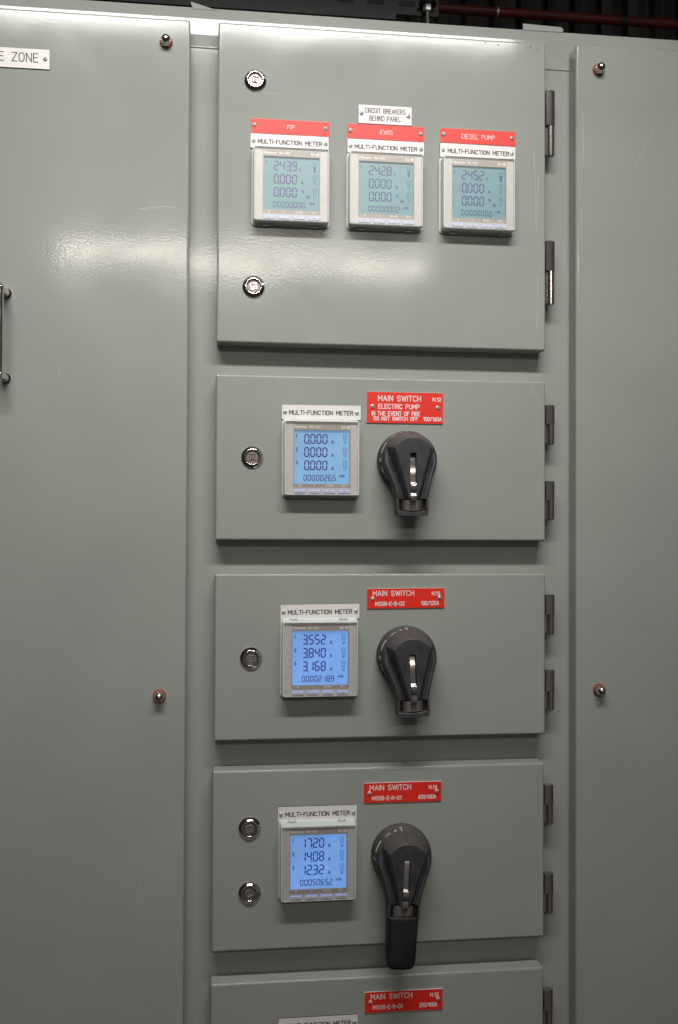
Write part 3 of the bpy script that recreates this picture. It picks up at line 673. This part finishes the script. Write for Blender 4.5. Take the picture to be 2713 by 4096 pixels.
def handle_meshes():
    mb = MB()                                          # dial ring on the door
    mb.lathe([(38.6*MM, 0), (38.6*MM, -10.5*MM), (38.2*MM, -12.2*MM), (37.4*MM, -13.2*MM), (35.4*MM, -26.5*MM), (34.6*MM, -27.6*MM), (20*MM, -27.8*MM)], DIALP, n=72)
    def on_cone(ang, w, off, h):                       # point on the conical face: angle, distance along the slope
        f = w/13.3; r = 37.4+(35.4-37.4)*f; y = -13.2-13.3*f
        a = math.radians(ang); return ((r+h*1000*0.99)*MM*math.cos(a), y*MM-h*0.15, (r+h*1000*0.99)*MM*math.sin(a))
    def mark(a0, a1, w0, w1, n=6):
        for i in range(n):
            p, q = a0+(a1-a0)*i/n, a0+(a1-a0)*(i+1)/n
            mb.face([on_cone(p, w0, 0, .00012), on_cone(q, w0, 0, .00012), on_cone(q, w1, 0, .00012), on_cone(p, w1, 0, .00012)], DIALINK)
    mark(142, 166, 5.2, 8.0); mark(193, 208, 5.2, 8.2); mark(104.5, 108.5, 5.0, 8.0, 2); mark(93.0, 94.8, 4.0, 10.5, 1)
    for k in range(16):                                # the O of the OFF position
        a, b = 2*math.pi*k/16, 2*math.pi*(k+1)/16
        P = lambda t, ra: on_cone(180+3.4*ra*math.cos(t), 7.0+3.0*ra*math.sin(t), 0, .00012)
        mb.face([P(a, 1), P(b, 1), P(b, .6), P(a, .6)], DIALINK)
    def txt(s, a_mid, span, w0, hgt):
        def xf(px, pz, h): return on_cone(a_mid-px, pz, 0, h)
        strokes(mb, s, -span/2, span/2, w0, hgt, DIALINK, 0.55, gap=0.3, xf=lambda px, pz, h: xf(px, pz, h))
    txt('TRIP', 124, 13, 5.0, 3.4); txt('ON', 94, 5.4, 0.4, 2.6); txt('OFF', 180, 6.5, 0.6, 2.8); txt('TEST', 218, 11, 5.0, 3.2)
    HP['dial'] = mb
    # grip: pear-shaped body as a sculpted front over a straight skirt
    mb = MB(); k = mb.mi(BLACKP)
    vs_ = [34.3-0.9*i for i in range(0, 31)] + [7.2, 7.0] + [6.4-1.0*i for i in range(0, 57)] + [-50.2, -50.6]
    rows = []
    sl = 3.95
    for v in vs_:
        wv = half_w(v); s0 = min(sl, wv*0.5); us = []
        for i in range(31): us.append(-wv+(wv-s0)*i/30)
        us += [-s0+0.1*min(1, s0/sl), -s0*0.5, 0, s0*0.5, s0-0.1*min(1, s0/sl)]
        us += [-x for x in us[30::-1]]
        row = []
        for u in us:
            h = grip_h(u, v)
            if v <= 7.05 and abs(u) < sl-0.02: h -= 7.0
            row.append((u*MM, (YC-h)*MM, v*MM))
        rows.append(row)
    n = len(rows[0]); b = len(mb.v)
    for r in rows: mb.v += r
    for i in range(len(rows)-1):
        for j in range(n-1): mb.f.append((b+i*n+j, b+(i+1)*n+j, b+(i+1)*n+j+1, b+i*n+j+1)); mb.m.append(k)
    # skirt
    loop = [r[0] for r in rows] + rows[-1][1:] + [r[-1] for r in rows[-2::-1]]
    mb.loft([[(p[0], -27.3*MM if p[2] > -30*MM else -22*MM, p[2]) for p in loop], loop], BLACKP, cap1=False, closed=True)
    # pointer ridge on the dome
    mb.loft([[(-1.0*MM, (YC-0.2)*MM, 34.6*MM), (1.0*MM, (YC-0.2)*MM, 34.6*MM), (0.25*MM, (YC-14)*MM, 30.0*MM), (-0.25*MM, (YC-14)*MM, 30.0*MM)],
             [(-1.0*MM, (YC-3.6)*MM, 34.4*MM), (1.0*MM, (YC-3.6)*MM, 34.4*MM), (0.2*MM, (YC-15.0)*MM, 30.6*MM), (-0.2*MM, (YC-15.0)*MM, 30.6*MM)]], BLACKP)
    # lower tongue with the open window: floor, two cheeks and the end bar
    def wedge(x0, x1, z0, z1, yf, yb): mb.box(x0*MM, x1*MM, yf*MM, yb*MM, z0*MM, z1*MM, BLACKP)
    wedge(-19.9, 19.9, -66.4, -50.5, -34, -22)
    wedge(-20.3, -17.6, -66.4, -50.55, -43.5, -33.9); wedge(17.6, 20.3, -66.4, -50.55, -43.5, -33.9)
    HP['grip'] = mb
    mb = MB()
    end = [(-19.6, -71.2), (-10, -72.4), (0, -72.8), (10, -72.4), (19.6, -71.2), (20.2, -66.2), (17, -65.6), (9, -66.6), (0, -67.0), (-9, -66.6), (-17, -65.6), (-20.2, -66.2)]
    E1 = [(x*MM, z*MM) for x, z in end]
    mb.loft([[(x, -21*MM, z) for x, z in E1], [(x, -43.2*MM, z) for x, z in E1], [(x*.97, -44.6*MM, (z+69*MM)*.82-69*MM) for x, z in E1]], BLACKP)
    HP['end'] = mb
    mb = MB()                                          # long sleeve of the larger switch
    def ring(v, wv, y0, y1): 
        return [(x, y, v*MM) for x, y in [(p[0], p[1]) for p in rr(wv*2*MM, (y1-y0)*MM, 5*MM, 5, 0, (y0+y1)/2*MM)]]
    secs = [(-65.8, 19.6, -43.5, -22), (-67, 20.0, -44.5, -21.5), (-70, 19.7, -44.5, -21.5), (-95, 18.9, -45.5, -22), (-120, 18.3, -46.5, -23), (-126, 17.2, -46.3, -24), (-129, 14.5, -45.3, -26), (-130.5, 10, -43, -29)]
    mb.loft([ring(*q) for q in secs], EXTP, cap0=True)
    HP['sleeve'] = mb
    mb = MB()                                          # bright trigger bar bent through the slot
    path = [(6.6, -43.6), (5.4, -44.6), (-22, -45.6), (-29.5, -46.2), (-31.0, -50.5), (-33, -51.4), (-41.5, -50.8), (-43.5, -49.2), (-47, -49.8), (-51.5, -50.2), (-53.8, -49.2), (-54.6, -46.2), (-58, -44.8), (-62.6, -44.6), (-63.6, -42.6), (-63.6, -38)]
    hw = 3.45; th = 1.3
    front = [(v, y) for v, y in path]
    L = [[(-hw*MM, y*MM, v*MM), (hw*MM, y*MM, v*MM), (hw*MM, (y+th+2.4)*MM, (v+0.0)*MM), (-hw*MM, (y+th+2.4)*MM, v*MM)] for v, y in path]
    mb.loft(L, CHROME2, cap0=True)
    mb.tube((2.2*MM, -50.6*MM, -48.8*MM), (2.2*MM, -51.4*MM, -48.8*MM), 1.1*MM, CHROME2, n=12)
    HP['trigger'] = mb
    mb = MB()                                          # polished carriage seen in the window
    sec = [(-14.2, -38.4), (-12.5, -40.0), (-6, -41.0), (0, -41.3), (6, -41.0), (12.5, -40.0), (14.2, -38.4), (14.2, -34.05), (-14.2, -34.05)]
    mb.loft([[(x*MM, y*MM, -65.2*MM) for x, y in sec], [(x*MM, (y-0.6 if y < -35 else y)*MM, -52.0*MM) for x, y in sec]], CHROME, cap0=True)
    HP['carriage'] = mb
handle_meshes()
HPROTO = {}
def put(kind, name, parent, sharp=35, **k):
    if kind in HPROTO: return dup(HPROTO[kind], parent, (0, 0, 0))
    HPROTO[kind] = HP[kind].build(name, parent, sharp=sharp, **k); return HPROTO[kind]
def rotary(x, z, ang, long, label):
    o = empty('rotary_switch', (x, -0.0001, z), label, 'rotary switch', 'rotary main switches')
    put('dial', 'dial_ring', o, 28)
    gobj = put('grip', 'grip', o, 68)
    for kd, nm in (('trigger', 'trigger'), ('carriage', 'carriage'), ('sleeve', 'handle_sleeve') if long else ('end', 'end_bar')):
        put(kd, nm, o, 40).rotation_euler = (0, math.radians(ang), 0)
    gobj.rotation_euler = (0, math.radians(ang), 0)
    return o
rotary(.2325, .0877, -0.6, False, 'black rotary switch handle under the ELECTRIC PUMP plate')
rotary(.2327, -.1651, -2.4, False, 'black rotary switch handle under the N.13 plate')
rotary(.2268, -.4204, 3.2, True, 'black rotary switch with the long sleeve hanging below its handle')

# ================================================================== behind the top of the cabinet
def bpix(*a): return None
mb = MB()                                              # slotted strut overhead
YS = 0.34
def slotted_strut():
    x0, x1 = -1.1, 0.3510
    zb, zt = 0.8640, 0.9050
    mb.box(x0, x1, YS, YS+0.004, zb, zt, STRUT)        # front web
    mb.box(x0, x1, YS-0.010, YS+0.045, zt+0.0002, zt+0.0030, STRUTEDGE)  # top flange, its lit look put in as a paler colour
    mb.box(x0, x1-0.075, YS-0.009, YS, zb-0.0142, zb+0.0004, STRUT)
    mb.box(x0, x1-0.075, YS+0.0002, YS+0.045, zb-0.0042, zb-0.0004, STRUT)
    x = x1-0.055
    while x > x0:
        for q in range(1):
            mb.prism([(x+px, zb+0.019+pz) for px, pz in rr(0.030, 0.009, 0.0043, 4)], YS-0.0012, YS-0.0002, STRUTSLOT, STRUTEDGE)
        x -= 0.052
STRUTSLOT = mat('strut_slot_shadow', (0.006, 0.006, 0.006), 0.7)
slotted_strut()
st = mb.build('slotted_strut', None); tag(st, 'black slotted steel strut running overhead behind the cabinet top', 'steel strut', kind='thing')
RODSTEEL = noise_var(mat('rod_steel', (0.20, 0.195, 0.19), 0.4, 0.6), 200, 0.3)
mb = MB(); xr_, yr_ = 0.3290, YS-0.014
mb.tube((xr_, yr_, 0.60), (xr_, yr_, 0.9040), 3.4*MM, RODSTEEL, n=14)
rod = mb.build('threaded_rod', None); tag(rod, 'thin steel rod with a nut hanging from the strut end', 'threaded rod', kind='thing')
mb = MB(); hexr = lambda r, z: [(xr_+r*math.cos(math.radians(60*i)), yr_+r*math.sin(math.radians(60*i)), z) for i in range(6)]
mb.loft([hexr(7*MM, .864), hexr(7.6*MM, .8655), hexr(7.6*MM, .8735), hexr(7*MM, .875)], STRUTEDGE, cap0=True); mb.build('nut', rod)
mb = MB(); mb.tube((xr_, yr_, .8755), (xr_, yr_, .8785), 15*MM, STRUT, n=28); mb.build('washer', rod)
mb = MB()
YP = 0.62
mb.tube((0.30, YP, 1.037), (1.6, YP, 1.037), 9.5*MM, PIPE, n=24)
pp = mb.build('red_pipe', None); tag(pp, 'dark red conduit pipe running high along the wall behind the cabinet', 'pipe', kind='thing')
mb = MB(); mb.tube((0.790, YP, 1.037), (0.802, YP, 1.037), 10.6*MM, PIPEDARK, n=24); mb.build('pipe_joint', pp)
mb = MB(); mb.tube((0.531, YP, 1.037), (0.536, YP, 1.037), 10.4*MM, STRUTEDGE, n=24); mb.build('pipe_clip', pp)
# corrugated sheet wall behind everything
WALL = noise_var(mat('dark_corrugated_sheet', (0.021, 0.018, 0.016), 0.6), 9, 0.8, 0.1, detail=6)
mb = MB(); P = []; x = -1.6
while x < 2.4:
    P += [(x, 1.05), (x+0.030, 1.05), (x+0.037, 1.032), (x+0.062, 1.032)]; x += 0.069
k = mb.mi(WALL)
for (xa, ya), (xb, yb_) in zip(P[:-1], P[1:]): mb.face([(xa, ya, -0.5), (xb, yb_, -0.5), (xb, yb_, 2.2), (xa, ya, 2.2)], WALL)
wl = mb.build('back_wall', None, sharp=20); tag(wl, 'dark corrugated sheet wall behind the cabinet', 'wall', kind='structure')
